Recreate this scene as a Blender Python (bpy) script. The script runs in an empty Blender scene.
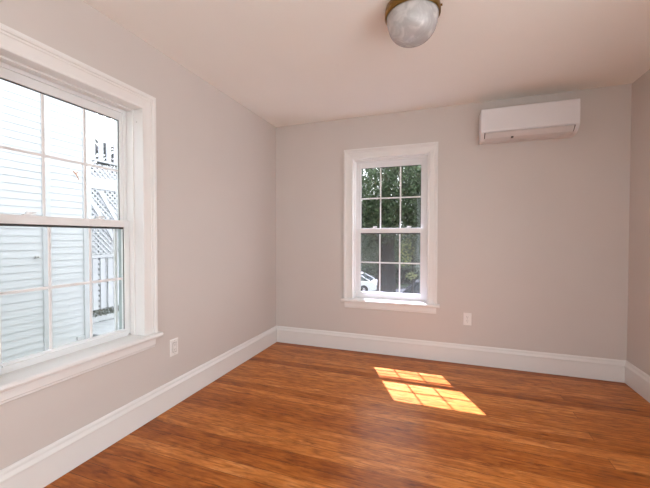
import bpy, bmesh, math, random
import numpy as np
from mathutils import Vector, Matrix

SC = bpy.context.scene
COL = SC.collection

# ------------------------------------------------------------------ camera
CAM_LOC = Vector((1.8443, -3.4883, 1.2222))
YAW, PITCH, ROLL, FPX = 0.3409, -0.0194, 0.001, 334.56
cd = bpy.data.cameras.new('camera')
cam = bpy.data.objects.new('camera', cd)
COL.objects.link(cam)
SC.camera = cam
cd.sensor_fit = 'HORIZONTAL'
cd.sensor_width = 36.0
cd.lens = FPX / 650.0 * 36.0
cd.clip_start = 0.02
cd.clip_end = 300
fwd = Vector((-math.sin(YAW) * math.cos(PITCH), math.cos(YAW) * math.cos(PITCH), math.sin(PITCH)))
rt = Vector((math.cos(YAW), math.sin(YAW), 0))
up = rt.cross(fwd)
r2 = math.cos(ROLL) * rt + math.sin(ROLL) * up
u2 = -math.sin(ROLL) * rt + math.cos(ROLL) * up
M = Matrix((r2, u2, -fwd)).transposed().to_4x4()
M.translation = CAM_LOC
cam.matrix_world = M

# ------------------------------------------------------------------ sky, sun, exposure
SKY_STRENGTH = 3.0
SKY_COLOR = (0.94, 0.965, 1.0)
SUN_STRENGTH = 16.5
SUN_COLOR = (1.0, 0.90, 1.20)
SUN_DIR = Vector((0.46, -1.0, -1.75)).normalized()      # the way the light travels
EXPOSURE = 0.47

world = bpy.data.worlds.new('sky')
SC.world = world
world.use_nodes = True
bg = world.node_tree.nodes['Background']
bg.inputs['Color'].default_value = (*SKY_COLOR, 1)
bg.inputs['Strength'].default_value = SKY_STRENGTH

sd = bpy.data.lights.new('sun', 'SUN')
sd.energy = SUN_STRENGTH
sd.color = SUN_COLOR
sd.angle = 0.0093
sun = bpy.data.objects.new('sun', sd)
COL.objects.link(sun)
sun.rotation_euler = SUN_DIR.to_track_quat('-Z', 'Y').to_euler()
sun.location = (-4, 8, 15)


def portal(name, loc, normal, sx, sy):
    """sky portal: tells the renderer where daylight enters; gives off no light of its own"""
    d = bpy.data.lights.new(name, 'AREA')
    d.shape = 'RECTANGLE'
    d.size, d.size_y = sx, sy
    d.cycles.is_portal = True
    o = bpy.data.objects.new(name, d)
    COL.objects.link(o)
    o.location = loc
    o.rotation_euler = Vector(normal).to_track_quat('-Z', 'Z').to_euler()
    return o


vs = SC.view_settings
vs.view_transform = 'Standard'
vs.look = 'None'
vs.exposure = EXPOSURE
vs.gamma = 1.0
vs.use_curve_mapping = False
SC.cycles.max_bounces = 16
SC.cycles.diffuse_bounces = 8
SC.cycles.glossy_bounces = 6
SC.cycles.transparent_max_bounces = 24
SC.cycles.use_denoising = True
SC.cycles.sample_clamp_indirect = 8.0

# ------------------------------------------------------------------ room sizes
W = 3.305          # back wall length (x)
H = 2.5            # ceiling height
YB = -4.75         # wall behind the camera
TH = 0.2           # wall thickness
GZ = -2.9          # street level outside
BB = 0.189         # baseboard height

# ------------------------------------------------------------------ materials
MATS = {}


def _nodes(name):
    m = bpy.data.materials.new(name)
    m.use_nodes = True
    nt = m.node_tree
    return m, nt, nt.nodes['Principled BSDF']


def N(nt, kind, **kw):
    n = nt.nodes.new(kind)
    for k, v in kw.items():
        setattr(n, k, v)
    return n


def ramp(nt, stops, interp='LINEAR'):
    r = N(nt, 'ShaderNodeValToRGB')
    cr = r.color_ramp
    cr.interpolation = interp
    while len(cr.elements) < len(stops):
        cr.elements.new(0.5)
    for e, (p, c) in zip(cr.elements, stops):
        e.position = p
        e.color = (*c, 1) if len(c) == 3 else c
    return r


def paint(name, color, rough=0.5, spec=0.3, mottling=0.03, scale=6.0, bump=0.02, bump_scale=180.0, metallic=0.0, coat=0.0):
    m, nt, b = _nodes(name)
    tc = N(nt, 'ShaderNodeTexCoord')
    no = N(nt, 'ShaderNodeTexNoise')
    no.inputs['Scale'].default_value = scale
    no.inputs['Detail'].default_value = 4
    nt.links.new(tc.outputs['Object'], no.inputs['Vector'])
    lo = tuple(max(0, c * (1 - mottling)) for c in color)
    hi = tuple(min(1, c * (1 + mottling)) for c in color)
    r = ramp(nt, [(0.3, lo), (0.7, hi)])
    nt.links.new(no.outputs['Fac'], r.inputs['Fac'])
    nt.links.new(r.outputs['Color'], b.inputs['Base Color'])
    b.inputs['Roughness'].default_value = rough
    b.inputs['Specular IOR Level'].default_value = spec
    b.inputs['Metallic'].default_value = metallic
    b.inputs['Coat Weight'].default_value = coat
    if bump:
        n2 = N(nt, 'ShaderNodeTexNoise')
        n2.inputs['Scale'].default_value = bump_scale
        nt.links.new(tc.outputs['Object'], n2.inputs['Vector'])
        bp = N(nt, 'ShaderNodeBump')
        bp.inputs['Strength'].default_value = bump
        bp.inputs['Distance'].default_value = 0.002
        nt.links.new(n2.outputs['Fac'], bp.inputs['Height'])
        nt.links.new(bp.outputs['Normal'], b.inputs['Normal'])
    MATS[name] = m
    return m


def floor_material():
    m, nt, b = _nodes('pine_floorboards')
    L = nt.links.new
    tc = N(nt, 'ShaderNodeTexCoord')
    bk = N(nt, 'ShaderNodeTexBrick')
    bk.offset = 0.37
    bk.offset_frequency = 3
    bk.squash = 1.0
    bk.inputs['Color1'].default_value = (0, 0, 0, 1)
    bk.inputs['Color2'].default_value = (1, 1, 1, 1)
    bk.inputs['Mortar'].default_value = (0.5, 0.5, 0.5, 1)
    bk.inputs['Scale'].default_value = 1.0
    bk.inputs['Mortar Size'].default_value = 0.0011
    bk.inputs['Mortar Smooth'].default_value = 0.1
    bk.inputs['Bias'].default_value = 0.0
    bk.inputs['Brick Width'].default_value = 4.3
    bk.inputs['Row Height'].default_value = 0.089
    L(tc.outputs['Object'], bk.inputs['Vector'])
    # each board gets its own shift of the grain
    sc = N(nt, 'ShaderNodeVectorMath', operation='SCALE')
    sc.inputs['Scale'].default_value = 13.7
    L(bk.outputs['Color'], sc.inputs[0])
    ad = N(nt, 'ShaderNodeVectorMath', operation='ADD')
    L(tc.outputs['Object'], ad.inputs[0])
    L(sc.outputs['Vector'], ad.inputs[1])
    mp = N(nt, 'ShaderNodeMapping')
    mp.inputs['Scale'].default_value = (1.8, 9.0, 1.0)
    L(ad.outputs['Vector'], mp.inputs['Vector'])
    g1 = N(nt, 'ShaderNodeTexNoise')
    g1.inputs['Scale'].default_value = 3.0
    g1.inputs['Detail'].default_value = 7
    g1.inputs['Roughness'].default_value = 0.62
    g1.inputs['Distortion'].default_value = 0.6
    L(mp.outputs['Vector'], g1.inputs['Vector'])
    # cathedral figure
    mp2 = N(nt, 'ShaderNodeMapping')
    mp2.inputs['Scale'].default_value = (0.8, 10.0, 1.0)
    L(ad.outputs['Vector'], mp2.inputs['Vector'])
    # growth rings: contour lines of a slow, stretched noise
    cn = N(nt, 'ShaderNodeTexNoise')
    cn.inputs['Scale'].default_value = 1.0
    cn.inputs['Detail'].default_value = 2.5
    cn.inputs['Roughness'].default_value = 0.45
    L(mp2.outputs['Vector'], cn.inputs['Vector'])
    mu = N(nt, 'ShaderNodeMath', operation='MULTIPLY')
    L(cn.outputs['Fac'], mu.inputs[0])
    mu.inputs[1].default_value = 75.0
    si = N(nt, 'ShaderNodeMath', operation='SINE')
    L(mu.outputs[0], si.inputs[0])
    wv = N(nt, 'ShaderNodeMath', operation='MULTIPLY_ADD')
    L(si.outputs[0], wv.inputs[0])
    wv.inputs[1].default_value = 0.5
    wv.inputs[2].default_value = 0.5
    # fine pores
    mp3 = N(nt, 'ShaderNodeMapping')
    mp3.inputs['Scale'].default_value = (8.0, 34.0, 1.0)
    L(ad.outputs['Vector'], mp3.inputs['Vector'])
    g3 = N(nt, 'ShaderNodeTexNoise')
    g3.inputs['Scale'].default_value = 2.0
    g3.inputs['Detail'].default_value = 3
    L(mp3.outputs['Vector'], g3.inputs['Vector'])
    # tones
    tone = ramp(nt, [(0.0, (0.24, 0.056, 0.008)), (0.35, (0.42, 0.122, 0.017)), (0.7, (0.58, 0.202, 0.042)), (1.0, (0.74, 0.315, 0.100))])
    mixv = N(nt, 'ShaderNodeMath', operation='MULTIPLY_ADD')
    L(bk.outputs['Color'], mixv.inputs[0])
    mixv.inputs[1].default_value = 0.50
    grn = N(nt, 'ShaderNodeMath', operation='MULTIPLY_ADD')
    L(g1.outputs['Fac'], grn.inputs[0])
    grn.inputs[1].default_value = 1.3
    grn.inputs[2].default_value = -0.40
    L(grn.outputs[0], mixv.inputs[2])
    L(mixv.outputs[0], tone.inputs['Fac'])
    dk = ramp(nt, [(0.0, (0.50, 0.40, 0.33)), (0.30, (0.9, 0.88, 0.86)), (0.6, (1.02, 1.02, 1.02)), (1.0, (1.08, 1.08, 1.08))])
    L(wv.outputs[0], dk.inputs['Fac'])
    m1 = N(nt, 'ShaderNodeMixRGB', blend_type='MULTIPLY')
    m1.inputs['Fac'].default_value = 0.42
    L(tone.outputs['Color'], m1.inputs['Color1'])
    L(dk.outputs['Color'], m1.inputs['Color2'])
    pr = ramp(nt, [(0.30, (0.55, 0.46, 0.40)), (0.5, (1, 1, 1)), (0.75, (1.12, 1.12, 1.12))])
    L(g3.outputs['Fac'], pr.inputs['Fac'])
    m2 = N(nt, 'ShaderNodeMixRGB', blend_type='MULTIPLY')
    m2.inputs['Fac'].default_value = 0.55
    L(m1.outputs['Color'], m2.inputs['Color1'])
    L(pr.outputs['Color'], m2.inputs['Color2'])
    # dark mineral streaks and knots
    mp4 = N(nt, 'ShaderNodeMapping')
    mp4.inputs['Scale'].default_value = (2.6, 9.0, 1.0)
    L(tc.outputs['Object'], mp4.inputs['Vector'])
    g4 = N(nt, 'ShaderNodeTexNoise')
    g4.inputs['Scale'].default_value = 2.3
    g4.inputs['Detail'].default_value = 5
    g4.inputs['Roughness'].default_value = 0.6
    L(mp4.outputs['Vector'], g4.inputs['Vector'])
    st = ramp(nt, [(0.27, (0.25, 0.18, 0.14)), (0.36, (0.72, 0.66, 0.6)), (0.46, (1, 1, 1))])
    L(g4.outputs['Fac'], st.inputs['Fac'])
    m3 = N(nt, 'ShaderNodeMixRGB', blend_type='MULTIPLY')
    m3.inputs['Fac'].default_value = 0.9
    L(m2.outputs['Color'], m3.inputs['Color1'])
    L(st.outputs['Color'], m3.inputs['Color2'])
    # gaps between boards
    m4 = N(nt, 'ShaderNodeMixRGB', blend_type='MIX')
    L(bk.outputs['Fac'], m4.inputs['Fac'])
    L(m3.outputs['Color'], m4.inputs['Color1'])
    m4.inputs['Color2'].default_value = (0.05, 0.015, 0.006, 1)
    L(m4.outputs['Color'], b.inputs['Base Color'])
    rr = N(nt, 'ShaderNodeMath', operation='MULTIPLY_ADD')
    L(g1.outputs['Fac'], rr.inputs[0])
    rr.inputs[1].default_value = 0.18
    rr.inputs[2].default_value = 0.24
    L(rr.outputs[0], b.inputs['Roughness'])
    b.inputs['Specular IOR Level'].default_value = 0.24
    bp = N(nt, 'ShaderNodeBump')
    bp.inputs['Strength'].default_value = 0.2
    bp.inputs['Distance'].default_value = 0.001
    sb = N(nt, 'ShaderNodeMath', operation='SUBTRACT')
    L(g3.outputs['Fac'], sb.inputs[0])
    L(bk.outputs['Fac'], sb.inputs[1])
    L(sb.outputs[0], bp.inputs['Height'])
    L(bp.outputs['Normal'], b.inputs['Normal'])
    return m


def glass_material(name='window_glass', tint=(0.97, 0.985, 0.98)):
    m = bpy.data.materials.new(name)
    m.use_nodes = True
    nt = m.node_tree
    nt.nodes.remove(nt.nodes['Principled BSDF'])
    out = nt.nodes['Material Output']
    tr = N(nt, 'ShaderNodeBsdfTransparent')
    tr.inputs['Color'].default_value = (*tint, 1)
    gl = N(nt, 'ShaderNodeBsdfGlossy')
    gl.inputs['Roughness'].default_value = 0.01
    lw = N(nt, 'ShaderNodeLayerWeight')
    lw.inputs['Blend'].default_value = 0.5
    pw = N(nt, 'ShaderNodeMath', operation='POWER')
    nt.links.new(lw.outputs['Facing'], pw.inputs[0])
    pw.inputs[1].default_value = 5.0
    ma = N(nt, 'ShaderNodeMath', operation='MULTIPLY_ADD')
    nt.links.new(pw.outputs[0], ma.inputs[0])
    ma.inputs[1].default_value = 0.8
    ma.inputs[2].default_value = 0.018
    mx = N(nt, 'ShaderNodeMixShader')
    nt.links.new(ma.outputs[0], mx.inputs['Fac'])
    nt.links.new(tr.outputs[0], mx.inputs[1])
    nt.links.new(gl.outputs[0], mx.inputs[2])
    nt.links.new(mx.outputs[0], out.inputs['Surface'])
    return m


def screen_material():
    """insect screen: a fine grey weave, far below one pixel, that lets most of the light through"""
    m = bpy.data.materials.new('insect_screen_weave')
    m.use_nodes = True
    nt = m.node_tree
    nt.nodes.remove(nt.nodes['Principled BSDF'])
    out = nt.nodes['Material Output']
    tr = N(nt, 'ShaderNodeBsdfTransparent')
    df = N(nt, 'ShaderNodeBsdfDiffuse')
    df.inputs['Color'].default_value = (0.32, 0.335, 0.335, 1)
    mx = N(nt, 'ShaderNodeMixShader')
    mx.inputs['Fac'].default_value = 0.11
    nt.links.new(tr.outputs[0], mx.inputs[1])
    nt.links.new(df.outputs[0], mx.inputs[2])
    nt.links.new(mx.outputs[0], out.inputs['Surface'])
    return m


def leaf_material(name, c_lo, c_hi, transl=0.3):
    m = bpy.data.materials.new(name)
    m.use_nodes = True
    nt = m.node_tree
    nt.nodes.remove(nt.nodes['Principled BSDF'])
    out = nt.nodes['Material Output']
    geo = N(nt, 'ShaderNodeNewGeometry')
    r = ramp(nt, [(0.0, c_lo), (1.0, c_hi)])
    nt.links.new(geo.outputs['Random Per Island'], r.inputs['Fac'])
    df = N(nt, 'ShaderNodeBsdfDiffuse')
    tl = N(nt, 'ShaderNodeBsdfTranslucent')
    gl = N(nt, 'ShaderNodeBsdfGlossy')
    gl.inputs['Roughness'].default_value = 0.4
    nt.links.new(r.outputs['Color'], df.inputs['Color'])
    nt.links.new(r.outputs['Color'], tl.inputs['Color'])
    mx = N(nt, 'ShaderNodeMixShader')
    mx.inputs['Fac'].default_value = transl
    nt.links.new(df.outputs[0], mx.inputs[1])
    nt.links.new(tl.outputs[0], mx.inputs[2])
    m2 = N(nt, 'ShaderNodeMixShader')
    m2.inputs['Fac'].default_value = 0.03
    nt.links.new(mx.outputs[0], m2.inputs[1])
    nt.links.new(gl.outputs[0], m2.inputs[2])
    nt.links.new(m2.outputs[0], out.inputs['Surface'])
    return m


def bark_material():
    m, nt, b = _nodes('tree_bark')
    tc = N(nt, 'ShaderNodeTexCoord')
    mp = N(nt, 'ShaderNodeMapping')
    mp.inputs['Scale'].default_value = (14, 14, 2.5)
    nt.links.new(tc.outputs['Object'], mp.inputs['Vector'])
    no = N(nt, 'ShaderNodeTexNoise')
    no.inputs['Scale'].default_value = 1.5
    no.inputs['Detail'].default_value = 6
    nt.links.new(mp.outputs['Vector'], no.inputs['Vector'])
    r = ramp(nt, [(0.3, (0.008, 0.0078, 0.007)), (0.7, (0.032, 0.030, 0.026))])
    nt.links.new(no.outputs['Fac'], r.inputs['Fac'])
    nt.links.new(r.outputs['Color'], b.inputs['Base Color'])
    b.inputs['Specular IOR Level'].default_value = 0.05
    b.inputs['Roughness'].default_value = 0.9
    bp = N(nt, 'ShaderNodeBump')
    bp.inputs['Strength'].default_value = 0.8
    bp.inputs['Distance'].default_value = 0.03
    nt.links.new(no.outputs['Fac'], bp.inputs['Height'])
    nt.links.new(bp.outputs['Normal'], b.inputs['Normal'])
    return m


def alabaster_material():
    m, nt, b = _nodes('alabaster_glass')
    tc = N(nt, 'ShaderNodeTexCoord')
    no = N(nt, 'ShaderNodeTexNoise')
    no.inputs['Scale'].default_value = 9.0
    no.inputs['Detail'].default_value = 3
    no.inputs['Distortion'].default_value = 2.2
    nt.links.new(tc.outputs['Object'], no.inputs['Vector'])
    r = ramp(nt, [(0.35, (0.40, 0.395, 0.40)), (0.5, (0.44, 0.435, 0.44)), (0.62, (0.55, 0.545, 0.545))])
    nt.links.new(no.outputs['Fac'], r.inputs['Fac'])
    nt.links.new(r.outputs['Color'], b.inputs['Base Color'])
    b.inputs['Roughness'].default_value = 0.22
    b.inputs['Coat Weight'].default_value = 0.3
    b.inputs['Coat Roughness'].default_value = 0.04
    b.inputs['Subsurface Weight'].default_value = 0.25
    b.inputs['Subsurface Radius'].default_value = (0.05, 0.05, 0.05)
    b.inputs['Specular IOR Level'].default_value = 0.6
    return m


WALL = paint('wall_paint', (0.615, 0.567, 0.540), rough=0.55, spec=0.25, mottling=0.012, scale=2.0, bump=0.05, bump_scale=240)
CEIL = paint('ceiling_paint', (0.86, 0.855, 0.825), rough=0.7, spec=0.2, mottling=0.01, scale=2.0, bump=0.03)
TRIM = paint('trim_paint', (0.775, 0.765, 0.755), rough=0.32, spec=0.45, mottling=0.01, scale=5.0, bump=0.015, bump_scale=90)
VINYL = paint('window_vinyl', (0.77, 0.775, 0.78), rough=0.35, spec=0.4, mottling=0.008, bump=0)
JAMB_SHADE = paint('jamb_shade_grey', (0.34, 0.40, 0.40), rough=0.5, bump=0)  # grey-green of the shaded outer jamb put into the colour
GASKET = paint('dark_gasket', (0.05, 0.05, 0.05), rough=0.6, bump=0)
FLOOR = floor_material()
GLASS = glass_material()
SCREEN = screen_material()
AIRCON = paint('aircon_plastic', (0.72, 0.71, 0.73), rough=0.3, spec=0.45, mottling=0.006, bump=0)
AIRCON_DARK = paint('aircon_slot', (0.07, 0.065, 0.06), rough=0.6, bump=0)
AIRCON_SOFT = paint('aircon_louver_plastic', (0.64, 0.61, 0.61), rough=0.4, mottling=0.006, bump=0)
PLATE = paint('outlet_plastic', (0.82, 0.80, 0.79), rough=0.35, spec=0.45, mottling=0.006, bump=0)
SLOT = paint('outlet_slot', (0.06, 0.055, 0.05), rough=0.6, bump=0)
BRASS = paint('aged_brass', (0.27, 0.155, 0.045), rough=0.38, mottling=0.15, scale=14, bump=0.03, bump_scale=40, metallic=0.9)
ALAB = alabaster_material()
STEEL = paint('screw_steel', (0.55, 0.54, 0.52), rough=0.35, metallic=0.9, bump=0)
SIDING = paint('white_siding', (0.61, 0.635, 0.65), rough=0.6, mottling=0.02, scale=1.5, bump=0.03, bump_scale=60)
EXT_TRIM = paint('exterior_trim', (0.56, 0.58, 0.59), rough=0.55, mottling=0.02, bump=0)
DECK = paint('grey_deck_boards', (0.50, 0.52, 0.53), rough=0.75, mottling=0.15, scale=9, bump=0.1, bump_scale=30)
BOUNCE_CONCRETE = paint('bounce_concrete', (0.56, 0.57, 0.48), rough=0.85, mottling=0.08, scale=3, bump=0.1, bump_scale=50)  # for the added slab that bounces sun indoors
GREY_BOARDS = paint('porch_back_boards', (0.58, 0.60, 0.61), rough=0.8, mottling=0.1, bump=0)  # light grey boards shared by porch back, deck base and foundation
GREY_HOUSE = paint('grey_green_clapboard', (0.17, 0.20, 0.185), rough=0.8, mottling=0.05, bump=0)
ROOF = paint('asphalt_shingles', (0.09, 0.09, 0.095), rough=0.9, mottling=0.2, scale=12, bump=0.2, bump_scale=30)
GRASS = paint('lawn', (0.020, 0.032, 0.012), rough=0.95, spec=0.0, mottling=0.35, scale=3, bump=0.5, bump_scale=40)
ASPHALT = paint('asphalt', (0.030, 0.029, 0.027), rough=0.9, spec=0.0, mottling=0.15, scale=5, bump=0.2, bump_scale=60)
CAR_WHITE = paint('white_car_paint', (0.75, 0.77, 0.80), rough=0.15, spec=0.5, mottling=0.0, bump=0, coat=0.5)
CAR_DARK = paint('dark_car_paint', (0.022, 0.026, 0.034), rough=0.3, spec=0.3, mottling=0.0, bump=0, coat=0.05)
CAR_GLASS = paint('car_glass', (0.03, 0.04, 0.045), rough=0.05, spec=0.6, mottling=0.0, bump=0)
TYRE = paint('tyre_rubber', (0.02, 0.02, 0.02), rough=0.8, bump=0)
BARK = bark_material()
LEAF_MAIN = leaf_material('maple_leaves', (0.018, 0.034, 0.017), (0.075, 0.115, 0.052), 0.3)
LEAF_SUN_TINT = leaf_material('sun_tinted_leaves', (0.17, 0.21, 0.09), (0.36, 0.38, 0.17), 0.4)  # sunlight put into the leaf colour; the crown above shades the sapling
LEAF_BACK = leaf_material('far_leaves', (0.035, 0.055, 0.034), (0.085, 0.115, 0.065), 0.3)
LEAF_GREY = leaf_material('grey_creeper_leaves', (0.13, 0.15, 0.12), (0.26, 0.28, 0.22), 0.3)
LEAF_MID = leaf_material('grey_green_leaves', (0.06, 0.085, 0.058), (0.15, 0.185, 0.125), 0.3)
LEAF_DARK = leaf_material('dark_leaves', (0.07, 0.08, 0.07), (0.18, 0.19, 0.17), 0.3)
TWIG = paint('orange_twig', (0.45, 0.20, 0.07), rough=0.8, bump=0)


# ------------------------------------------------------------------ mesh helpers
class MB:
    """collects shapes, then links them as ONE mesh object"""

    def __init__(self):
        self.bm = bmesh.new()

    def hexa(self, p):
        v = [self.bm.verts.new(q) for q in p]
        for f in ((0, 3, 2, 1), (4, 5, 6, 7), (0, 1, 5, 4), (1, 2, 6, 5), (2, 3, 7, 6), (3, 0, 4, 7)):
            self.bm.faces.new([v[i] for i in f])
        return self

    def box(self, x0, x1, y0, y1, z0, z1):
        return self.hexa([(x0, y0, z0), (x1, y0, z0), (x1, y1, z0), (x0, y1, z0), (x0, y0, z1), (x1, y0, z1), (x1, y1, z1), (x0, y1, z1)])

    def bar(self, a, b, w, t, side):
        """a straight board from a to b, width w in the plane at right angles to side, thickness t along side"""
        a, b, side = Vector(a), Vector(b), Vector(side).normalized()
        d = (b - a).normalized()
        n = d.cross(side).normalized() * w / 2
        s = side * t / 2
        return self.hexa([a - n - s, a + n - s, a + n + s, a - n + s, b - n - s, b + n - s, b + n + s, b - n + s])

    def loft(self, rings, closed=True, caps=True):
        vs = [[self.bm.verts.new(p) for p in r] for r in rings]
        n = len(vs[0])
        for i in range(len(vs) - 1):
            for j in range(n if closed else n - 1):
                k = (j + 1) % n
                self.bm.faces.new((vs[i][j], vs[i][k], vs[i + 1][k], vs[i + 1][j]))
        if caps:
            self.bm.faces.new(vs[0][::-1])
            self.bm.faces.new(vs[-1])
        return self

    def tube(self, pts, radii, seg=12):
        rings = []
        pts = [Vector(p) for p in pts]
        for i, p in enumerate(pts):
            d = (pts[min(i + 1, len(pts) - 1)] - pts[max(i - 1, 0)]).normalized()
            a = d.orthogonal().normalized() if i == 0 else (rings_a - d * rings_a.dot(d)).normalized()
            rings_a = a
            c = d.cross(a)
            rings.append([p + (a * math.cos(t) + c * math.sin(t)) * radii[i] for t in [2 * math.pi * k / seg for k in range(seg)]])
        return self.loft(rings)

    def lathe(self, prof, centre, seg=64, caps=True):
        cx, cy, cz = centre
        rings = [[(cx + r * math.cos(2 * math.pi * k / seg), cy + r * math.sin(2 * math.pi * k / seg), cz + z) for k in range(seg)] for r, z in prof]
        return self.loft(rings, caps=caps)

    def build(self, name, mat, parent=None, smooth=False, bevel=0.0, mapping=None, origin=None):
        if mapping:
            for v in self.bm.verts:
                v.co = Vector(mapping(*v.co))
        if origin is not None:
            o_ = Vector(origin)
            for v in self.bm.verts:
                v.co -= o_
        bmesh.ops.recalc_face_normals(self.bm, faces=self.bm.faces)
        me = bpy.data.meshes.new(name)
        self.bm.to_mesh(me)
        self.bm.free()
        me.materials.append(mat)
        if smooth:
            for p in me.polygons:
                p.use_smooth = True
        o = bpy.data.objects.new(name, me)
        COL.objects.link(o)
        if origin is not None:
            o.location = origin
        if parent is not None:
            o.parent = parent
            if origin is None:
                o.matrix_parent_inverse = Matrix.Translation(-WLOC[parent.name])
            WLOC[o.name] = Vector((0, 0, 0))
        else:
            WLOC[o.name] = Vector(origin) if origin is not None else Vector((0, 0, 0))
        if bevel:
            bv = o.modifiers.new('bevel', 'BEVEL')
            bv.width = bevel
            bv.segments = 2
            bv.limit_method = 'ANGLE'
            bv.angle_limit = math.radians(40)
        return o


WLOC = {}


def empty(name, loc=(0, 0, 0)):
    o = bpy.data.objects.new(name, None)
    COL.objects.link(o)
    o.location = loc
    o.empty_display_size = 0.1
    WLOC[o.name] = Vector(loc)
    return o


def tag(o, label, cat, group=None, kind=None):
    o['label'] = label
    o['category'] = cat
    if group:
        o['group'] = group
    if kind:
        o['kind'] = kind
    return o


def leaf_mesh(name, pts, size, mat, parent, rng, aspect=0.55, droop=0.3):
    """one object of small folded leaves, each at a point of its own"""
    n = len(pts)
    s = size * rng.uniform(0.6, 1.3, n)
    d = rng.normal(size=(n, 3))
    d[:, 2] -= droop
    d /= np.linalg.norm(d, axis=1)[:, None]
    a = rng.normal(size=(n, 3))
    w = np.cross(d, a)
    w /= np.linalg.norm(w, axis=1)[:, None]
    nn = np.cross(d, w)
    L = s[:, None]
    tip = pts + d * L * 0.5
    base = pts - d * L * 0.5
    l1 = pts + w * L * aspect * 0.5 + nn * L * 0.10 - d * L * 0.08
    l2 = pts - w * L * aspect * 0.5 + nn * L * 0.10 - d * L * 0.08
    v = np.empty((n, 4, 3))
    v[:, 0], v[:, 1], v[:, 2], v[:, 3] = base, l1, tip, l2
    f = []
    for i in range(n):
        k = 4 * i
        f.append((k, k + 1, k + 2))
        f.append((k, k + 2, k + 3))
    me = bpy.data.meshes.new(name)
    me.from_pydata(v.reshape(-1, 3).tolist(), [], f)
    me.update()
    me.materials.append(mat)
    o = bpy.data.objects.new(name, me)
    COL.objects.link(o)
    if parent is not None:
        o.parent = parent
        o.matrix_parent_inverse = Matrix.Translation(-WLOC[parent.name])
    return o


def blob_points(rng, blobs, n):
    """points through a set of ellipsoids (centre, radii), thicker towards their skins"""
    vol = np.array([b[1][0] * b[1][1] * b[1][2] for b in blobs]) ** (2 / 3)
    cnt = (n * vol / vol.sum()).astype(int)
    out = []
    for (c, r), k in zip(blobs, cnt):
        p = rng.normal(size=(k, 3))
        p /= np.linalg.norm(p, axis=1)[:, None]
        rad = 1 - 0.55 * rng.random(k) ** 1.7
        p = p * rad[:, None] * np.array(r) * (1 + 0.10 * rng.normal(size=(k, 1)))
        out.append(p + np.array(c))
    return np.vstack(out)


# ------------------------------------------------------------------ windows
L_IN = lambda u, w, z: (w, u, z)        # left wall: u runs along +y, w into the room
B_IN = lambda u, w, z: (u, -w, z)       # back wall: u runs along +x, w into the room

WIN_L = dict(u0=-2.610, u1=-1.840, zs=0.580, zh=2.050, cw=0.090, ch=0.098, g0=-2.530, g1=-1.883, lz0=0.626, lz1=1.287, mz=1.331, uz1=1.980)
WIN_B = dict(u0=0.925, u1=1.692, zs=0.563, zh=2.055, cw=0.095, ch=0.102, g0=0.985, g1=1.617, lz0=0.632, lz1=1.271, mz=1.322, uz1=1.982)

# casing profile: (distance outward from the opening, thickness off the wall)
def casing_profile(cw):
    return [(0.000, 0.0), (0.000, 0.013), (0.004, 0.016), (0.010, 0.016), (0.014, 0.012), (0.020, 0.012),
            (cw - 0.034, 0.017), (cw - 0.030, 0.022), (cw - 0.022, 0.022), (cw - 0.019, 0.030), (cw - 0.012, 0.034), (cw, 0.034), (cw, 0.0)]


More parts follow.
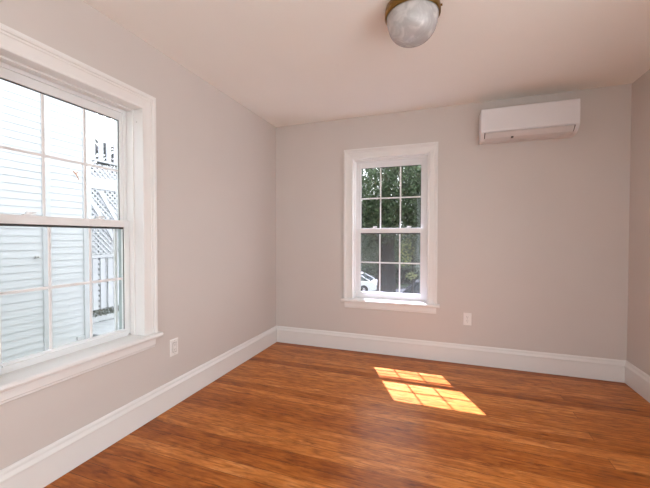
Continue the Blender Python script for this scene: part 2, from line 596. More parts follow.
def make_window(idx, P, mapping, base, label):
    root = empty('window_%d' % idx, base)
    tag(root, label, 'window', kind='structure')
    u0, u1, zs, zh, cw, ch = P['u0'], P['u1'], P['zs'], P['zh'], P['cw'], P['ch']
    bd = dict(mapping=mapping, parent=root)
    pf = casing_profile(cw)
    k = ch / cw
    # side casings with mitred heads
    for s, ue in ((-1, u0), (1, u1)):
        m = MB()
        m.loft([[(ue + s * d, t, zs) for d, t in pf], [(ue + s * d, t, zh + d * k) for d, t in pf]])
        m.build('casing', TRIM, **bd)
    m = MB()
    m.loft([[(u0 - d, t, zh + d * k) for d, t in pf], [(u1 + d, t, zh + d * k) for d, t in pf]])
    m.build('head_casing', TRIM, **bd)
    # stool with rounded nose, and apron
    e = cw + 0.024
    nose = [(-0.145, zs - 0.030), (0.046, zs - 0.030), (0.054, zs - 0.026), (0.058, zs - 0.015), (0.054, zs - 0.004), (0.046, zs), (-0.145, zs)]
    m = MB()
    m.loft([[(u0, w, z) for w, z in nose], [(u1, w, z) for w, z in nose]])
    for a, b in ((u0 - e, u0), (u1, u1 + e)):
        m.loft([[(a, max(w, 0.0), z) for w, z in nose], [(b, max(w, 0.0), z) for w, z in nose]])
    m.build('stool', TRIM, **bd)
    ap = [(0.0, zs - 0.030), (0.022, zs - 0.030), (0.022, zs - 0.078), (0.017, zs - 0.083), (0.017, zs - 0.092), (0.010, zs - 0.097), (0.0, zs - 0.097)]
    m = MB()
    m.loft([[(u0 - cw + 0.008, w, z) for w, z in ap], [(u1 + cw - 0.008, w, z) for w, z in ap]])
    m.build('apron', TRIM, **bd)
    # painted wooden jambs with the inner stops
    m = MB()
    for a, b in ((u0 - 0.018, u0), (u1, u1 + 0.018)):
        m.box(a, b, -0.2, 0.0, zs, zh + 0.018)
    m.box(u0, u1, -0.2, 0.0, zh, zh + 0.018)
    for a, b in ((u0, u0 + 0.010), (u1 - 0.010, u1)):
        m.box(a, b, -0.098, -0.060, zs, zh)
    m.box(u0 + 0.010, u1 - 0.010, -0.098, -0.060, zh - 0.010, zh)
    m.build('jamb', TRIM, bevel=0.002, **bd)
    # outer frame and sill of the vinyl unit
    m = MB()
    for a, b in ((u0, u0 + 0.022), (u1 - 0.022, u1)):
        m.box(a, b, -0.182, -0.128, zs - 0.03, zh)
    m.box(u0 + 0.022, u1 - 0.022, -0.182, -0.128, zh - 0.022, zh)
    m.hexa([(u0 + 0.022, -0.29, zs - 0.06), (u1 - 0.022, -0.29, zs - 0.06), (u1 - 0.022, -0.100, zs - 0.05), (u0 + 0.022, -0.100, zs - 0.05),
            (u0 + 0.022, -0.29, zs - 0.02), (u1 - 0.022, -0.29, zs - 0.02), (u1 - 0.022, -0.100, zs + 0.012), (u0 + 0.022, -0.100, zs + 0.012)])
    m.build('outer_frame', VINYL, bevel=0.0015, **bd)

    def sash(name, a0, a1, b0, b1, g0, g1, gz0, gz1, wf, wb):
        m = MB()
        m.box(a0, g0, wb, wf, b0, b1)
        m.box(g1, a1, wb, wf, b0, b1)
        m.box(g0, g1, wb, wf, b0, gz0)
        m.box(g0, g1, wb, wf, gz1, b1)
        s = m.build(name, VINYL, bevel=0.002, **bd)
        wm = wf - 0.014
        m = MB()
        m.box(g0 - 0.004, g1 + 0.004, wm - 0.002, wm + 0.002, gz0 - 0.004, gz1 + 0.004)
        m.build('pane', GLASS, mapping=mapping, parent=s)
        # dark glazing gasket round the pane
        m = MB()
        q = 0.003
        m.box(g0, g0 + q, wm + 0.002, wm + 0.006, gz0, gz1)
        m.box(g1 - q, g1, wm + 0.002, wm + 0.006, gz0, gz1)
        m.box(g0 + q, g1 - q, wm + 0.002, wm + 0.006, gz1 - (4 * q if name == 'lower_sash' else 2 * q), gz1)
        m.build('gasket', GASKET, mapping=mapping, parent=s)
        hw = 0.0075
        zm = (gz0 + gz1) / 2
        for i in (1, 2):
            uc = g0 + (g1 - g0) * i / 3
            m = MB()
            m.loft([[(uc - hw, wm + 0.0025, z), (uc - hw * .6, wm + 0.0035, z), (uc + hw * .6, wm + 0.0035, z), (uc + hw, wm + 0.0025, z), (uc + hw * .6, wm - 0.0035, z), (uc - hw * .6, wm - 0.0035, z)] for z in (gz0, gz1)])
            m.build('muntin', VINYL, mapping=mapping, parent=s)
        m = MB()
        m.loft([[(u, wm + 0.0025, zm - hw), (u, wm + 0.0028, zm - hw * .6), (u, wm + 0.0028, zm + hw * .6), (u, wm + 0.0025, zm + hw), (u, wm - 0.0028, zm + hw * .6), (u, wm - 0.0028, zm - hw * .6)] for u in (g0, g1)])
        m.build('muntin', VINYL, mapping=mapping, parent=s)
        return s

    mz, lz0, lz1, uz1 = P['mz'], P['lz0'], P['lz1'], P['uz1']
    up_s = sash('upper_sash', u0 + 0.022, u1 - 0.022, mz - 0.018, zh - 0.022, P['g0'] - 0.002, P['g1'] + 0.002, mz - 0.006, uz1, -0.136, -0.164)
    lo_s = sash('lower_sash', u0 + 0.006, u1 - 0.006, zs + 0.010, mz, P['g0'], P['g1'], lz0, lz1, -0.100, -0.132)
    # lift lip along the lower rail
    m = MB()
    m.loft([[(u, -0.100, lz0 - 0.016), (u, -0.090, lz0 - 0.013), (u, -0.088, lz0 - 0.007), (u, -0.100, lz0 - 0.002)] for u in (P['g0'], P['g1'])])
    m.build('lift_lip', VINYL, mapping=mapping, parent=lo_s)
    # grey strips painting the jamb's shade on the outer frame beside the lower sash
    for a in (u0 + 0.022, u1 - 0.0235):
        m = MB()
        m.box(a, a + 0.0015, -0.180, -0.134, zs + 0.012, mz - 0.03)
        m.build('jamb_shade_strip', JAMB_SHADE, **bd)
    # cam locks on the meeting rail
    for f in (0.27, 0.74):
        uc = u0 + (u1 - u0) * f
        m = MB()
        m.box(uc - 0.026, uc + 0.026, -0.130, -0.106, mz, mz + 0.006)
        m.lathe([(0.013, 0.006), (0.013, 0.018), (0.010, 0.021)], (uc, -0.118, mz), seg=20)
        m.bar((uc - 0.002, -0.118, mz + 0.015), (uc + 0.030, -0.112, mz + 0.015), 0.010, 0.010, (0, 0, 1))
        m.build('sash_lock', VINYL, bevel=0.001, **bd)
    # half screen outside the lower sash
    m = MB()
    a0, a1, b0, b1, q = u0 + 0.024, u1 - 0.024, zs + 0.0, mz + 0.004, 0.018
    m.box(a0, a0 + q, -0.200, -0.188, b0, b1)
    m.box(a1 - q, a1, -0.200, -0.188, b0, b1)
    m.box(a0 + q, a1 - q, -0.200, -0.188, b0, b0 + q)
    m.box(a0 + q, a1 - q, -0.200, -0.188, b1 - q, b1)
    s = m.build('screen_frame', VINYL, **bd)
    m = MB()
    m.box(a0 + q, a1 - q, -0.1945, -0.1940, b0 + q, b1 - q)
    m.build('insect_screen', SCREEN, mapping=mapping, parent=s)
    # small screw hole cap on the side jamb
    m = MB()
    m.box(u1 - 0.0015, u1 + 0.001, -0.040, -0.032, zh - 0.085, zh - 0.077)
    m.build('jamb_screw', STEEL, **bd)
    return root


# ------------------------------------------------------------------ the shell
def wall(name, boxes, label):
    m = MB()
    for b in boxes:
        m.box(*b)
    o = m.build(name, WALL)
    return tag(o, label, 'wall', kind='structure')


fo = MB().box(-TH, W + TH, YB - TH, TH, -0.12, 0.0).build('floor', FLOOR)
tag(fo, 'glossy orange brown pine board floor', 'floor', kind='structure')
co = MB().box(-TH, W + TH, YB - TH, TH, H, H + 0.15).build('ceiling', CEIL)
tag(co, 'plain white painted ceiling', 'ceiling', kind='structure')

l, r_, s_, h_ = WIN_L['u0'] - 0.018, WIN_L['u1'] + 0.018, WIN_L['zs'] - 0.030, WIN_L['zh'] + 0.018
wall('wall_left', [(-TH, 0, YB, l, 0, H), (-TH, 0, r_, 0, 0, H), (-TH, 0, l, r_, 0, s_), (-TH, 0, l, r_, h_, H)], 'greige painted wall holding the large near window')
l, r_, s_, h_ = WIN_B['u0'] - 0.018, WIN_B['u1'] + 0.018, WIN_B['zs'] - 0.030, WIN_B['zh'] + 0.018
wall('wall_back', [(-TH, l, 0, TH, 0, H), (r_, W + TH, 0, TH, 0, H), (l, r_, 0, TH, 0, s_), (l, r_, 0, TH, h_, H)], 'greige painted wall with the small window and air conditioner')
# right wall: an added glazed opening for daylight starts well behind the frame's edge
RY0, RY1, RZ0, RZ1 = -4.55, -1.95, 0.08, 2.30
wall('wall_right', [(W, W + TH, YB, RY0, 0, H), (W, W + TH, RY1, 0, 0, H), (W, W + TH, RY0, RY1, 0, RZ0), (W, W + TH, RY0, RY1, RZ1, H)], 'greige painted wall at the far edge beside the air conditioner')
FX0, FX1, FZ0, FZ1 = 1.15, 3.15, 0.08, 2.36  # added opening for daylight from behind the camera
wall('wall_front', [(-TH, FX0, YB - TH, YB, 0, H), (FX1, W + TH, YB - TH, YB, 0, H), (FX0, FX1, YB - TH, YB, 0, FZ0), (FX0, FX1, YB - TH, YB, FZ1, H)], 'greige painted wall behind the camera')

make_window(1, WIN_L, L_IN, (0, -2.225, 0.58), 'large white sash window showing white siding outside')
make_window(2, WIN_B, B_IN, (1.3085, 0, 0.563), 'small white sash window showing green trees outside')


def added_glazing(idx, a0, a1, z0, z1, mapping, base, label, n):  # added openings that let extra skylight into the room
    root = empty('window_%d' % idx, base)
    tag(root, label, 'window', kind='structure')
    m = MB()
    for i in range(n + 1):
        c = a0 + (a1 - a0) * i / n
        c0 = min(max(c - 0.03, a0), a1 - 0.06)
        m.box(c0, c0 + 0.06, -0.13, -0.07, z0, z1)
    m.box(a0, a1, -0.128, -0.072, z0, z0 + 0.06)
    m.box(a0, a1, -0.128, -0.072, z1 - 0.06, z1)
    m.build('window_frame', TRIM, mapping=mapping, parent=root)
    m = MB()
    m.box(a0 + 0.01, a1 - 0.01, -0.102, -0.098, z0 + 0.01, z1 - 0.01)
    m.build('pane', GLASS, mapping=mapping, parent=root)


added_glazing(3, RY0, RY1, RZ0, RZ1, lambda u, w, z: (W - w, u, z), (W, (RY0 + RY1) / 2, RZ0), 'added tall glazed doors for skylight along the side wall behind the camera', 3)
added_glazing(4, FX0, FX1, FZ0, FZ1, lambda u, w, z: (u, YB + w, z), ((FX0 + FX1) / 2, YB, FZ0), 'added tall glazed doors for skylight in the wall behind the camera', 2)
portal('sky_portal_side', (W + TH + 0.01, (RY0 + RY1) / 2, (RZ0 + RZ1) / 2), (-1, 0, 0), RY1 - RY0, RZ1 - RZ0)
portal('sky_portal_front', ((FX0 + FX1) / 2, YB - TH - 0.01, (FZ0 + FZ1) / 2), (0, 1, 0), FX1 - FX0, FZ1 - FZ0)
portal('sky_portal_left', (-TH - 0.10, -2.225, 1.315), (1, 0, 0), 0.76, 1.55)
portal('sky_portal_back', (1.3085, TH + 0.10, 1.31), (0, -1, 0), 0.80, 1.55)

# added unseen eave over the left wall keeps the high sun off the left window
ev = MB().box(-TH - 0.70, -TH, YB - 0.5, 0.7, 2.66, 2.80).build('added_eave', EXT_TRIM)
tag(ev, 'added unseen white eave blocking sun above the large window', 'eave', kind='structure')

# added unseen: upper storey dims neighbour's siding, sunny terrace bounces light to the ceiling
us = MB().box(-TH, 1.7, YB - 3.0, TH, 2.80, 6.6).build('added_storey', EXT_TRIM)
tag(us, 'added unseen white upper storey blocking sky above the large window', 'added house wall', kind='structure')
te = MB()
te.box(W + TH, 16, -18, 6, -0.35, -0.15)
te.box(-8, W + TH, -18, YB - TH, -0.35, -0.15)
te = te.build('reflector', BOUNCE_CONCRETE)
tag(te, 'added pale concrete terrace outside the glazed doors', 'reflector', kind='structure')

# baseboards
BP = [(0.0, 0.0035), (0.018, 0.0035), (0.018, 0.138), (0.0225, 0.142), (0.0225, 0.149), (0.019, 0.155), (0.013, 0.166), (0.012, 0.176), (0.009, 0.183), (0.004, BB), (0.0, BB)]


def baseboard(name, ring0, ring1, label):
    m = MB()
    m.loft([ring0, ring1])
    o = m.build(name, TRIM)
    return tag(o, label, 'baseboard', kind='structure')


baseboard('baseboard_back', [(t, -t, z) for t, z in BP], [(W - t, -t, z) for t, z in BP], 'tall white baseboard under the small window and air conditioner')
baseboard('baseboard_left', [(t, YB + t, z) for t, z in BP], [(t, -t, z) for t, z in BP], 'tall white baseboard under the large near window')
baseboard('baseboard_right', [(W - t, RY1 + 0.05, z) for t, z in BP], [(W - t, -t, z) for t, z in BP], 'short visible run of white baseboard along the side wall')


# ------------------------------------------------------------------ air conditioner
def make_aircon():
    x0, x1 = 2.149, 2.888
    zt, zb = 2.362, 2.098
    root = empty('air_conditioner', ((x0 + x1) / 2, 0, zb))
    tag(root, 'white ductless wall air conditioner mounted high near the ceiling', 'air conditioner')
    body = [(0.0, zt - 0.004), (-0.186, zt - 0.004), (-0.186, zb + 0.055), (-0.150, zb + 0.016), (-0.120, zb), (0.0, zb)]
    m = MB()
    m.loft([[(x, y, z) for y, z in body] for x in (x0 + 0.004, x1 - 0.004)])
    m.build('body', AIRCON, root, bevel=0.004)
    # end caps follow the same outline, a little prouder
    cap = [(0.0, zt), (-0.190, zt), (-0.200, zt - 0.010), (-0.200, zb + 0.055), (-0.192, zb + 0.044), (-0.158, zb + 0.010), (-0.122, zb - 0.003), (0.0, zb - 0.003)]
    for a, b in ((x0, x0 + 0.030), (x1 - 0.030, x1)):
        m = MB()
        m.loft([[(x, y, z) for y, z in cap] for x in (a, b)])
        m.build('end_cap', AIRCON, root, bevel=0.004)
    # front panel, very slightly bowed
    pf = [(-0.186, zt), (-0.196, zt), (-0.203, zt - 0.006), (-0.206, zt - 0.08), (-0.206, zb + 0.072), (-0.202, zb + 0.060), (-0.196, zb + 0.056), (-0.186, zb + 0.056)]
    m = MB()
    m.loft([[(x, y, z) for y, z in pf] for x in (x0 + 0.002, x1 - 0.002)])
    m.build('front_panel', AIRCON, root, bevel=0.003)
    # dark slot behind the louver, the louver blade, and the intake grille on top
    m = MB()
    m.loft([[(x, y, z) for y, z in ((-0.187, zb + 0.055), (-0.196, zb + 0.052), (-0.193, zb + 0.044), (-0.160, zb + 0.014), (-0.150, zb + 0.012))] for x in (x0 + 0.031, x1 - 0.031)])
    m.build('outlet_slot', AIRCON_DARK, root)
    lv = [(-0.197, zb + 0.0525), (-0.201, zb + 0.049), (-0.166, zb + 0.009), (-0.128, zb - 0.005), (-0.126, zb - 0.001), (-0.160, zb + 0.014)]
    m = MB()
    m.loft([[(x, y, z) for y, z in lv] for x in (x0 + 0.037, x1 - 0.037)])
    m.build('louver', AIRCON_SOFT, root, bevel=0.0015)
    m = MB()
    for i in range(24):
        x = x0 + 0.04 + i * (x1 - x0 - 0.08) / 23
        m.box(x - 0.004, x + 0.004, -0.17, -0.02, zt - 0.004, zt + 0.002)
    m.build('intake_grille', AIRCON_SOFT, root)
    m = MB()
    m.box(x0 + 0.245, x0 + 0.262, -0.176, -0.150, zb + 0.000, zb + 0.010)
    m.build('indicator_window', AIRCON_DARK, root)
    return root


make_aircon()


# ------------------------------------------------------------------ ceiling light
def make_ceiling_light():
    c = (1.671, -1.556, H)
    root = empty('ceiling_light', c)
    tag(root, 'flush ceiling light with grey alabaster glass dome in brass ring', 'ceiling light')
    m = MB()
    m.lathe([(0.060, 0.0), (0.142, 0.0), (0.146, -0.006), (0.147, -0.020), (0.150, -0.026), (0.150, -0.052), (0.146, -0.058), (0.143, -0.058), (0.140, -0.050), (0.060, -0.040)], c)
    m.build('brass_ring', BRASS, root, smooth=True, bevel=0.0015)
    m = MB()
    prof = []
    R, D = 0.140, 0.142
    for i in range(15):
        a = (i / 14) * math.pi / 2 * 0.985
        prof.append((R * math.cos(a) ** 0.62, -0.050 - D * math.sin(a)))
    m.lathe([(0.10, -0.045)] + prof, c)
    m.build('glass_dome', ALAB, root, smooth=True)
    for k in range(3):
        a = math.radians(-10 + 120 * k)
        d = Vector((math.cos(a), math.sin(a), 0))
        p = Vector(c) + d * 0.147 + Vector((0, 0, -0.040))
        m = MB()
        m.tube([p, p + d * 0.006, p + d * 0.007, p + d * 0.013], [0.003, 0.003, 0.006, 0.0055], seg=14)
        m.build('thumb_screw', BRASS, root, smooth=False)
    return root


make_ceiling_light()


# ------------------------------------------------------------------ outlets
def make_outlet(name, mapping, base, zc, uc, label, duplex):
    root = empty(name, base)
    tag(root, label, 'outlet')
    hw, hh = 0.037, 0.060
    m = MB()
    m.loft([[(uc - hw, 0, zc - hh), (uc + hw, 0, zc - hh), (uc + hw, 0, zc + hh), (uc - hw, 0, zc + hh)],
            [(uc - hw, 0.003, zc - hh), (uc + hw, 0.003, zc - hh), (uc + hw, 0.003, zc + hh), (uc - hw, 0.003, zc + hh)],
            [(uc - hw + .004, 0.0065, zc - hh + .004), (uc + hw - .004, 0.0065, zc - hh + .004), (uc + hw - .004, 0.0065, zc + hh - .004), (uc - hw + .004, 0.0065, zc + hh - .004)]])
    m.build('cover_plate', PLATE, root, mapping=mapping)
    faces = [(-0.0195, 0.0145), (0.0195, 0.0145)] if duplex else [(0.0, 0.033)]
    if not duplex:
        m = MB()
        m.box(uc - 0.0185, uc + 0.0185, 0.0055, 0.0070, zc - 0.035, zc + 0.035)
        m.build('insert_gap', SLOT, root, mapping=mapping)
    for dz, fh in faces:
        m = MB()
        m.box(uc - 0.0165, uc + 0.0165, 0.006, 0.0085, zc + dz - fh, zc + dz + fh)
        f = m.build('receptacle', PLATE, root, mapping=mapping, bevel=0.0015 if not duplex else 0.003)
        for ds in ((0.0,) if duplex else (-0.018, 0.018)):
            m = MB()
            zz = zc + dz + ds
            m.box(uc - 0.0075, uc - 0.0050, 0.0083, 0.0088, zz - 0.001, zz + 0.008)
            m.box(uc + 0.0050, uc + 0.0070, 0.0083, 0.0088, zz + 0.000, zz + 0.007)
            m.box(uc - 0.0020, uc + 0.0020, 0.0083, 0.0088, zz - 0.010, zz - 0.006)
            m.build('slots', SLOT, f, mapping=mapping)
    for dz in ((0.0,) if duplex else (-0.048, 0.048)):
        m = MB()
        m.box(uc - 0.0025, uc + 0.0025, 0.006, 0.0075, zc + dz - 0.0025, zc + dz + 0.0025)
        m.build('screw', STEEL, root, mapping=mapping)


make_outlet('wall_outlet', B_IN, (2.065, 0, 0.437), 0.437, 2.065, 'white duplex power outlet low between small window and air conditioner', True)
make_outlet('wall_outlet', L_IN, (0, -1.575, 0.424), 0.424, -1.575, 'white rectangular outlet low on the wall beside the large window stool', False)

# ================================================================== outside
def road_box(name, mat, b, label, cat):
    return tag(MB().box(*b).build(name, mat), label, cat, kind='structure')


road_box('ground', GRASS, (-150, 150, -60, 260, GZ - 0.3, GZ), 'green lawn around the house', 'ground')
road_box('street', ASPHALT, (-60, 60, 15.5, 24.5, GZ, GZ + 0.02), 'grey asphalt street with parked cars beyond the small window', 'street')

# ---- the neighbouring white house beyond the large window
HX = -3.80


def lap_siding(x, y0, y1, z0, z1, exposure, z_off=0.0):
    """clapboards facing +x as one sawtooth sheet with thickness"""
    m = MB()
    prof = []
    z = z0 + z_off
    while z < z1:
        prof += [(x + 0.014, z), (x + 0.005, min(z + exposure, z1))]
        z += exposure
    prof = [(x - 0.05, z0 + z_off)] + prof + [(x - 0.05, min(z, z1))]
    m.loft([[(px, y, pz) for px, pz in prof] for y in (y0, y1)])
    return m


nh = empty('neighbour_house', (HX - 3.5, -4.0, GZ))
tag(nh, 'white clapboard house close outside the large window', 'house')
MB().box(HX - 7.0, HX - 0.04, -9.0, 0.46, GZ, 6.4).build('wall', SIDING, nh)
lap_siding(HX, -9.0, -0.200, GZ + 0.4, 6.4, 0.104).build('siding', SIDING, nh)
lap_siding(HX, -0.092, 0.400, GZ + 0.4, 6.4, 0.104, 0.035).build('siding', SIDING, nh)
MB().box(HX - 0.03, HX + 0.034, -0.200, -0.092, GZ + 0.3, 6.4).build('trim_board', EXT_TRIM, nh, bevel=0.004)
MB().box(HX - 0.10, HX + 0.034, 0.400, 0.530, GZ + 0.3, 6.4).build('corner_board', EXT_TRIM, nh, bevel=0.004)
m = MB()
m.loft([[(HX + 0.4, y, 6.4), (HX - 3.5, y, 8.6), (HX - 7.4, y, 6.4), (HX - 7.4, y, 6.25), (HX - 3.5, y, 8.4), (HX + 0.4, y, 6.25)] for y in (-9.4, 0.9)])
m.build('roof', ROOF, nh)
MB().box(HX - 6.9, HX + 0.06, -8.9, 0.50, GZ - 0.1, GZ + 0.42).build('foundation', GREY_BOARDS, nh)
m = MB()
m.box(HX + 0.01, HX + 0.05, -0.305, -0.255, 0.915, 0.945)
m.tube([(HX + 0.02, -0.28, 0.93), (HX + 0.08, -0.28, 0.93), (HX + 0.095, -0.28, 0.915)], [0.012, 0.012, 0.010], 10)
m.build('hose_tap', STEEL, nh)
m = MB()
m.box(HX + 0.005, HX + 0.045, 0.270, 0.385, -0.46, -0.40)
m.build('vent_cap', EXT_TRIM, nh, bevel=0.004)
tw = MB()
tw.tube([(HX + 0.030, 0.242, 2.285), (HX + 0.045, 0.280, 2.235), (HX + 0.032, 0.330, 2.160)], [0.007, 0.008, 0.005], 8)
tw.tube([(HX + 0.042, 0.270, 2.25), (HX + 0.055, 0.305, 2.275)], [0.006, 0.004], 8)
tag(tw.build('dry_twig', TWIG), 'small orange brown twig caught on the neighbouring white siding', 'twig')

# ---- the neighbour's two-storey porch past the corner board
PX = -4.60
PY0, PY1 = 0.60, 3.60


def lattice(x, y0, y1, z0, z1, pitch=0.092, w=0.036, t=0.008):
    m = MB()
    for sgn, xo in ((1, 0.0), (-1, t)):
        c = -5.0
        step = pitch * math.sqrt(2) / 1.25
        while c < 9.0:
            # line: (z - z0) = sgn * (y - c)
            ts = []
            ya, yb = y0, y1
            za, zb = (ya - c) * sgn, (yb - c) * sgn
            hz = z1 - z0
            pts = []
            for yy in (y0, y1):
                zz = sgn * (yy - c)
                if 0 <= zz <= hz:
                    pts.append((yy, zz))
            for zz in (0, hz):
                yy = c + sgn * zz
                if y0 < yy < y1:
                    pts.append((yy, zz))
            if len(pts) >= 2:
                pts.sort()
                a, b = pts[0], pts[-1]
                if math.hypot(b[0] - a[0], b[1] - a[1]) > 0.02:
                    m.bar((x + xo, a[0], z0 + a[1]), (x + xo, b[0], z0 + b[1]), w, t, (1, 0, 0))
            c += step
    return m


po = empty('neighbour_porch', (PX - 0.8, (PY0 + PY1) / 2, GZ))
tag(po, 'white latticed two storey porch past the corner of the neighbouring house', 'porch')
# upper balustrade: wide flat pickets with narrow gaps
for i in range(18):
    yc = 0.675 + i * 0.165 + 0.32
    if yc > PY1:
        break
    MB().box(PX - 0.012, PX + 0.012, yc - 0.047, yc + 0.047, 2.76, 4.02).build('picket', EXT_TRIM, po)
MB().box(PX - 0.03, PX + 0.03, PY0, PY1, 4.02, 4.10).build('hand_rail', EXT_TRIM, po)
MB().box(PX - 0.016, PX + 0.022, PY0, PY1, 2.72, 2.76).build('bottom_rail', EXT_TRIM, po)
lattice(PX, PY0, PY1, 2.40, 2.66).build('lattice_strip', EXT_TRIM, po)
MB().box(PX - 0.05, PX + 0.03, PY0, PY1, 2.17, 2.40).build('beam', EXT_TRIM, po, bevel=0.006)
MB().box(PX - 1.6, PX - 0.05, PY0, PY1, 2.20, 2.30).build('upper_floor', DECK, po)
lattice(PX, PY0, PY1, 0.88, 2.17).build('lattice_panel', EXT_TRIM, po)
for (ya, za, yb, zb) in ((1.00, 2.10, 1.70, 0.98), (1.28, 2.14, 1.95, 1.05), (2.30, 1.02, 1.72, 1.75)):
    MB().bar((PX + 0.026, ya, za), (PX + 0.026, yb, zb), 0.085, 0.02, (1, 0, 0)).build('brace', EXT_TRIM, po)
MB().box(PX - 0.04, PX + 0.04, PY0, PY1, 0.815, 0.875).build('middle_rail', EXT_TRIM, po, bevel=0.004)
for i in range(18):
    yc = 0.70 + i * 0.155 - 0.01
    if yc > PY1:
        break
    MB().box(PX + 0.020, PX + 0.040, yc - 0.044, yc + 0.044, -0.20, 0.80).build('picket', EXT_TRIM, po)
lattice(PX + 0.004, PY0, PY1, -0.20, 0.80).build('lattice_panel', EXT_TRIM, po)
for yc in (PY0 + 0.02, 1.36, 2.2, PY1):
    MB().box(PX - 0.10, PX - 0.035, yc - 0.04, yc + 0.04, GZ, 2.17).build('post', EXT_TRIM, po)
MB().box(PX - 0.05, PX + 0.03, PY0, PY1, -0.44, -0.335).build('kick_board', EXT_TRIM, po, bevel=0.004)
MB().box(PX - 1.62, PX - 1.58, PY0, PY1, GZ, 2.20).build('back_wall', GREY_BOARDS, po)

dk = empty('neighbour_deck', (PX + 1.0, (PY0 + PY1) / 2, GZ))
tag(dk, 'low grey plank deck in front of the neighbouring latticed porch', 'deck')
m = MB()
x = PX + 0.035
while x < -2.75:
    m.box(x, x + 0.088, PY0 + 0.02, PY1, -0.50, -0.46)
    x += 0.096
m.build('deck_boards', DECK, dk)
MB().box(PX + 0.035, -2.75, PY0 + 0.02, PY1, GZ, -0.52).build('deck_base', GREY_BOARDS, dk)

rng = np.random.default_rng(7)
pl = empty('balcony_planter', (PX - 0.35, 1.9, 2.30))
tag(pl, 'dark leafy planting behind the upper porch pickets', 'planter')
MB().box(PX - 0.45, PX - 0.12, 0.72, 3.4, 2.30, 2.56).build('trough', EXT_TRIM, pl, bevel=0.008)
pts = np.stack([rng.uniform(PX - 0.42, PX - 0.05, 2600), rng.uniform(0.72, 3.4, 2600), 2.52 + 0.66 * rng.random(2600) ** 0.8], 1)
leaf_mesh('leaves', pts, 0.085, LEAF_DARK, pl, rng)
hd = np.stack([rng.uniform(PX - 0.08, PX + 0.05, 1500), rng.uniform(PY0, PY1, 1500), rng.uniform(-0.335, -0.205, 1500)], 1)
tag(leaf_mesh('creeper_foliage', hd, 0.05, LEAF_GREY, None, rng), 'grey green creeper along the foot of the lower porch pickets', 'foliage', kind='stuff')

# ---- trees beyond the small window
LB = np.random.default_rng(21)


def make_tree(name, x, y, r0, top, blobs, n, leaf, mat, label, lean=0.0, fork=True, seed=1, group=None):
    root = empty(name, (x, y, GZ))
    tag(root, label, 'tree', group=group)
    h = top - GZ
    m = MB()
    m.tube([(x, y, GZ - 0.1), (x, y, GZ + 0.35), (x + lean * .3, y, GZ + h * .4), (x + lean * .7, y, GZ + h * .75), (x + lean, y, top)],
           [r0 * 1.45, r0 * 1.08, r0 * 0.95, r0 * 0.6, r0 * 0.18], 18)
    tr = m.build('trunk', BARK, root, smooth=True)
    rr = random.Random(seed)
    for k in range(7 if fork else 3):
        a = rr.uniform(0, 6.28)
        zz = GZ + h * (0.5 + 0.06 * k)
        le = h * rr.uniform(0.22, 0.36)
        p = Vector((x + lean * .5, y, zz))
        d = Vector((math.cos(a), math.sin(a), 0.8)).normalized()
        m = MB()
        m.tube([p, p + d * le * .5, p + d * le + Vector((0, 0, le * .15))], [r0 * .36, r0 * .24, r0 * .06], 10)
        m.build('branch', BARK, root, smooth=True)
    rg = np.random.default_rng(seed)
    leaf_mesh('crown', blob_points(rg, blobs, n), leaf, mat, root, rg)
    return root


make_tree('street_tree', 0.13, 7.2, 0.31, 3.6,
          [((0.5, 7.5, 2.7), (2.6, 1.7, 1.35)), ((-1.0, 6.9, 1.65), (1.2, 1.0, 1.0)), ((1.8, 6.9, 2.4), (1.5, 1.2, 1.3)), ((0.55, 6.3, 2.35), (1.3, 0.7, 1.25))],
          34000, 0.095, LEAF_MAIN, 'broad dark green tree with thick trunk right outside the small window', seed=3)
make_tree('garden_tree', -1.55, 9.6, 0.10, 2.6,
          [((-1.5, 9.6, 1.15), (1.25, 1.1, 1.45))], 8000, 0.09, LEAF_MID,
          'grey green bushy tree to the side of the thick trunk above the white car', fork=False, seed=5)
make_tree('sapling', 0.98, 6.75, 0.035, 1.3,
          [((0.80, 6.6, 0.78), (0.24, 0.24, 0.46)), ((0.70, 6.6, 1.32), (0.12, 0.14, 0.12)), ((0.95, 6.7, 0.08), (0.17, 0.17, 0.13))], 270, 0.085, LEAF_SUN_TINT,
          'slim sapling with yellow green leaves coloured as sunlit beside the thick trunk', fork=False, seed=8)
make_tree('garden_tree', 2.3, 10.4, 0.09, 2.6,
          [((2.2, 10.5, 1.45), (1.6, 0.9, 1.15)), ((0.95, 10.8, 1.25), (0.8, 0.7, 0.95))], 8500, 0.09, LEAF_BACK,
          'bushy green tree behind the sapling and above the dark car', fork=False, seed=9)
far_labels = ['far tree across the street above the white car', 'far tree across the street seen just past the thick trunk', 'far tree across the street hidden mostly by the thick trunk', 'tall far tree behind the grey clapboard house']
for i, (tx, ty, k) in enumerate(((-8.9, 31.0, 1.0), (-4.2, 28.6, 0.95), (0.3, 30.2, 1.0), (5.8, 34.0, 1.2))):
    make_tree('far_tree', tx, ty, 0.25, 4.6 * k,
              [((tx, ty, 2.4 * k), (2.3 * k, 2.0, 3.0 * k)), ((tx + 0.9, ty - .6, 0.2), (1.5, 1.3, 2.2)), ((tx - 0.9, ty - .5, 0.0), (1.5, 1.3, 2.2))],
              11000, 0.28, LEAF_BACK, far_labels[i], fork=False, seed=30 + i)

hp = rng.random((9000, 3))
hp = np.stack([-14 + 22 * hp[:, 0], 26.6 + 1.3 * hp[:, 1], GZ + 0.05 + (1.75 + 0.15 * np.sin(hp[:, 0] * 90)) * hp[:, 2] ** 0.8], 1)
hg = empty('hedge', (-3.0, 27.2, GZ))
tag(hg, 'long clipped hedge along the far side of the street', 'hedge')
leaf_mesh('foliage', hp, 0.26, LEAF_BACK, hg, rng)
MB().box(-13.9, 7.9, 26.9, 27.6, GZ, GZ + 1.35).build('woody_core', BARK, hg, bevel=0.05)

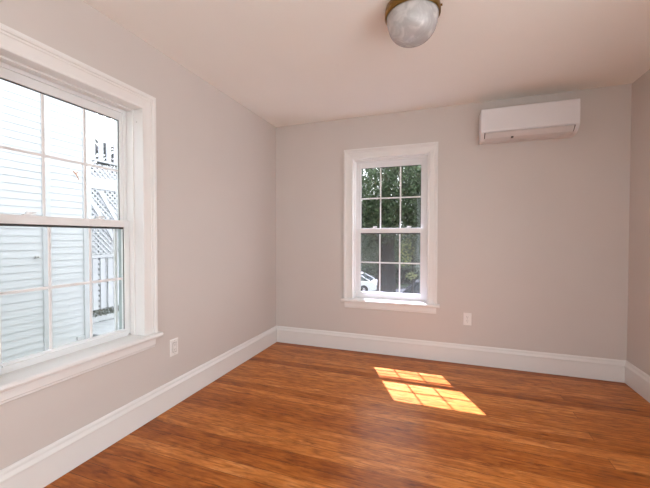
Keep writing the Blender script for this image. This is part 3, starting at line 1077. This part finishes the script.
# ---- grey-green house beyond the trees
gh = empty('grey_house', (5.2, 17.5, GZ))
tag(gh, 'grey green clapboard house behind the trees with white fascia', 'house')
m = MB()
m.box(0.78, 9.0, 13.0, 15.2, GZ, 3.95)
z = GZ + 0.3
while z < 3.9:
    m.hexa([(0.76, 12.965, z), (9.0, 12.965, z), (9.0, 13.0, z), (0.76, 13.0, z), (0.76, 12.99, z + 0.12), (9.0, 12.99, z + 0.12), (9.0, 13.0, z + 0.12), (0.76, 13.0, z + 0.12)])
    z += 0.125
m.build('wall', GREY_HOUSE, gh)
MB().box(0.15, 9.6, 12.55, 12.62, 3.93, 4.15).build('fascia', EXT_TRIM, gh)
m = MB()
m.loft([[(x, 12.55, 4.15), (x, 14.1, 5.0), (x, 15.65, 4.15), (x, 15.65, 4.0), (x, 14.1, 4.85), (x, 12.62, 4.0)] for x in (0.15, 9.6)])
m.build('roof', ROOF, gh)


# ---- parked cars
def make_car(name, cx, cy, paint_mat, label, flip=1, length=4.5, height=1.42):
    root = empty(name, (cx, cy, GZ + 0.02))
    tag(root, label, 'car')
    X = lambda f: cx + flip * f * length
    zb = GZ + 0.02
    hw = 0.88
    low = [(-0.50, 0.30), (-0.50, 0.62), (-0.47, 0.78), (-0.24, 0.90), (0.30, 0.94), (0.46, 0.88), (0.50, 0.70), (0.50, 0.32), (0.46, 0.24), (-0.46, 0.24)]
    m = MB()
    rings = []
    for yy, k in ((-hw, 0.965), (-hw * .93, 1.0), (hw * .93, 1.0), (hw, 0.965)):
        rings.append([(X(f * (1 if k == 1 else 0.985)), cy + yy, zb + 0.57 + (z - 0.57) * k) for f, z in low])
    m.loft(rings)
    m.build('body', paint_mat, root, bevel=0.02)
    cab = [(-0.24, 0.895), (-0.08, height), (0.20, height + 0.01), (0.40, 0.93)]
    m = MB()
    m.loft([[(X(f), cy + s * (hw - 0.05 - (0.16 if z > 1.2 else 0.0)), zb + z) for f, z in cab] for s in (-1, 1)])
    m.build('cabin', CAR_GLASS, root, bevel=0.02)
    m = MB()
    m.loft([[(X(f), cy + s * (hw - 0.20), zb + z) for f, z in ((-0.095, height - 0.05), (-0.075, height + 0.02), (0.20, height + 0.035), (0.235, height - 0.05))] for s in (-1, 1)])
    for s in (-1, 1):
        for (fa, za, fb, zb_) in ((-0.24, 0.89, -0.08, height), (0.07, 0.92, 0.075, height), (0.40, 0.93, 0.205, height)):
            m.bar((X(fa), cy + s * (hw - 0.05), zb + za), (X(fb), cy + s * (hw - 0.205), zb + zb_), 0.07, 0.05, (0, 1, 0))
    m.build('roof', paint_mat, root, bevel=0.015)
    for f in (-0.31, 0.30):
        for s in (-1, 1):
            m = MB()
            seg = 22
            rr = [(0.20, 0.0), (0.30, 0.0), (0.325, 0.02), (0.325, 0.18), (0.30, 0.20), (0.20, 0.20)]
            m.loft([[(X(f) + r * math.cos(2 * math.pi * k / seg), cy + s * (hw - 0.19 + w), zb + 0.325 + r * math.sin(2 * math.pi * k / seg)) for k in range(seg)] for r, w in rr])
            wh = m.build('wheel', TYRE, root)
            m = MB()
            m.loft([[(X(f) + r * math.cos(2 * math.pi * k / seg), cy + s * (hw - 0.19 + w), zb + 0.325 + r * math.sin(2 * math.pi * k / seg)) for k in range(seg)] for r, w in ((0.20, 0.16), (0.20, 0.19), (0.05, 0.205))])
            m.build('hub', STEEL, wh)
    for s in (-1, 1):
        m = MB()
        m.box(min(X(-0.503), X(-0.47)), max(X(-0.503), X(-0.47)), cy + s * 0.62 - 0.16, cy + s * 0.62 + 0.16, zb + 0.60, zb + 0.72)
        m.build('headlight', STEEL, root, bevel=0.01)
    return root


make_car('car', -4.95, 21.2, CAR_WHITE, 'white parked car at the lower corner of the small window', flip=1)
make_car('car', 0.70, 17.2, CAR_DARK, 'dark parked car under the trees beside the thick trunk', flip=1, height=1.52)
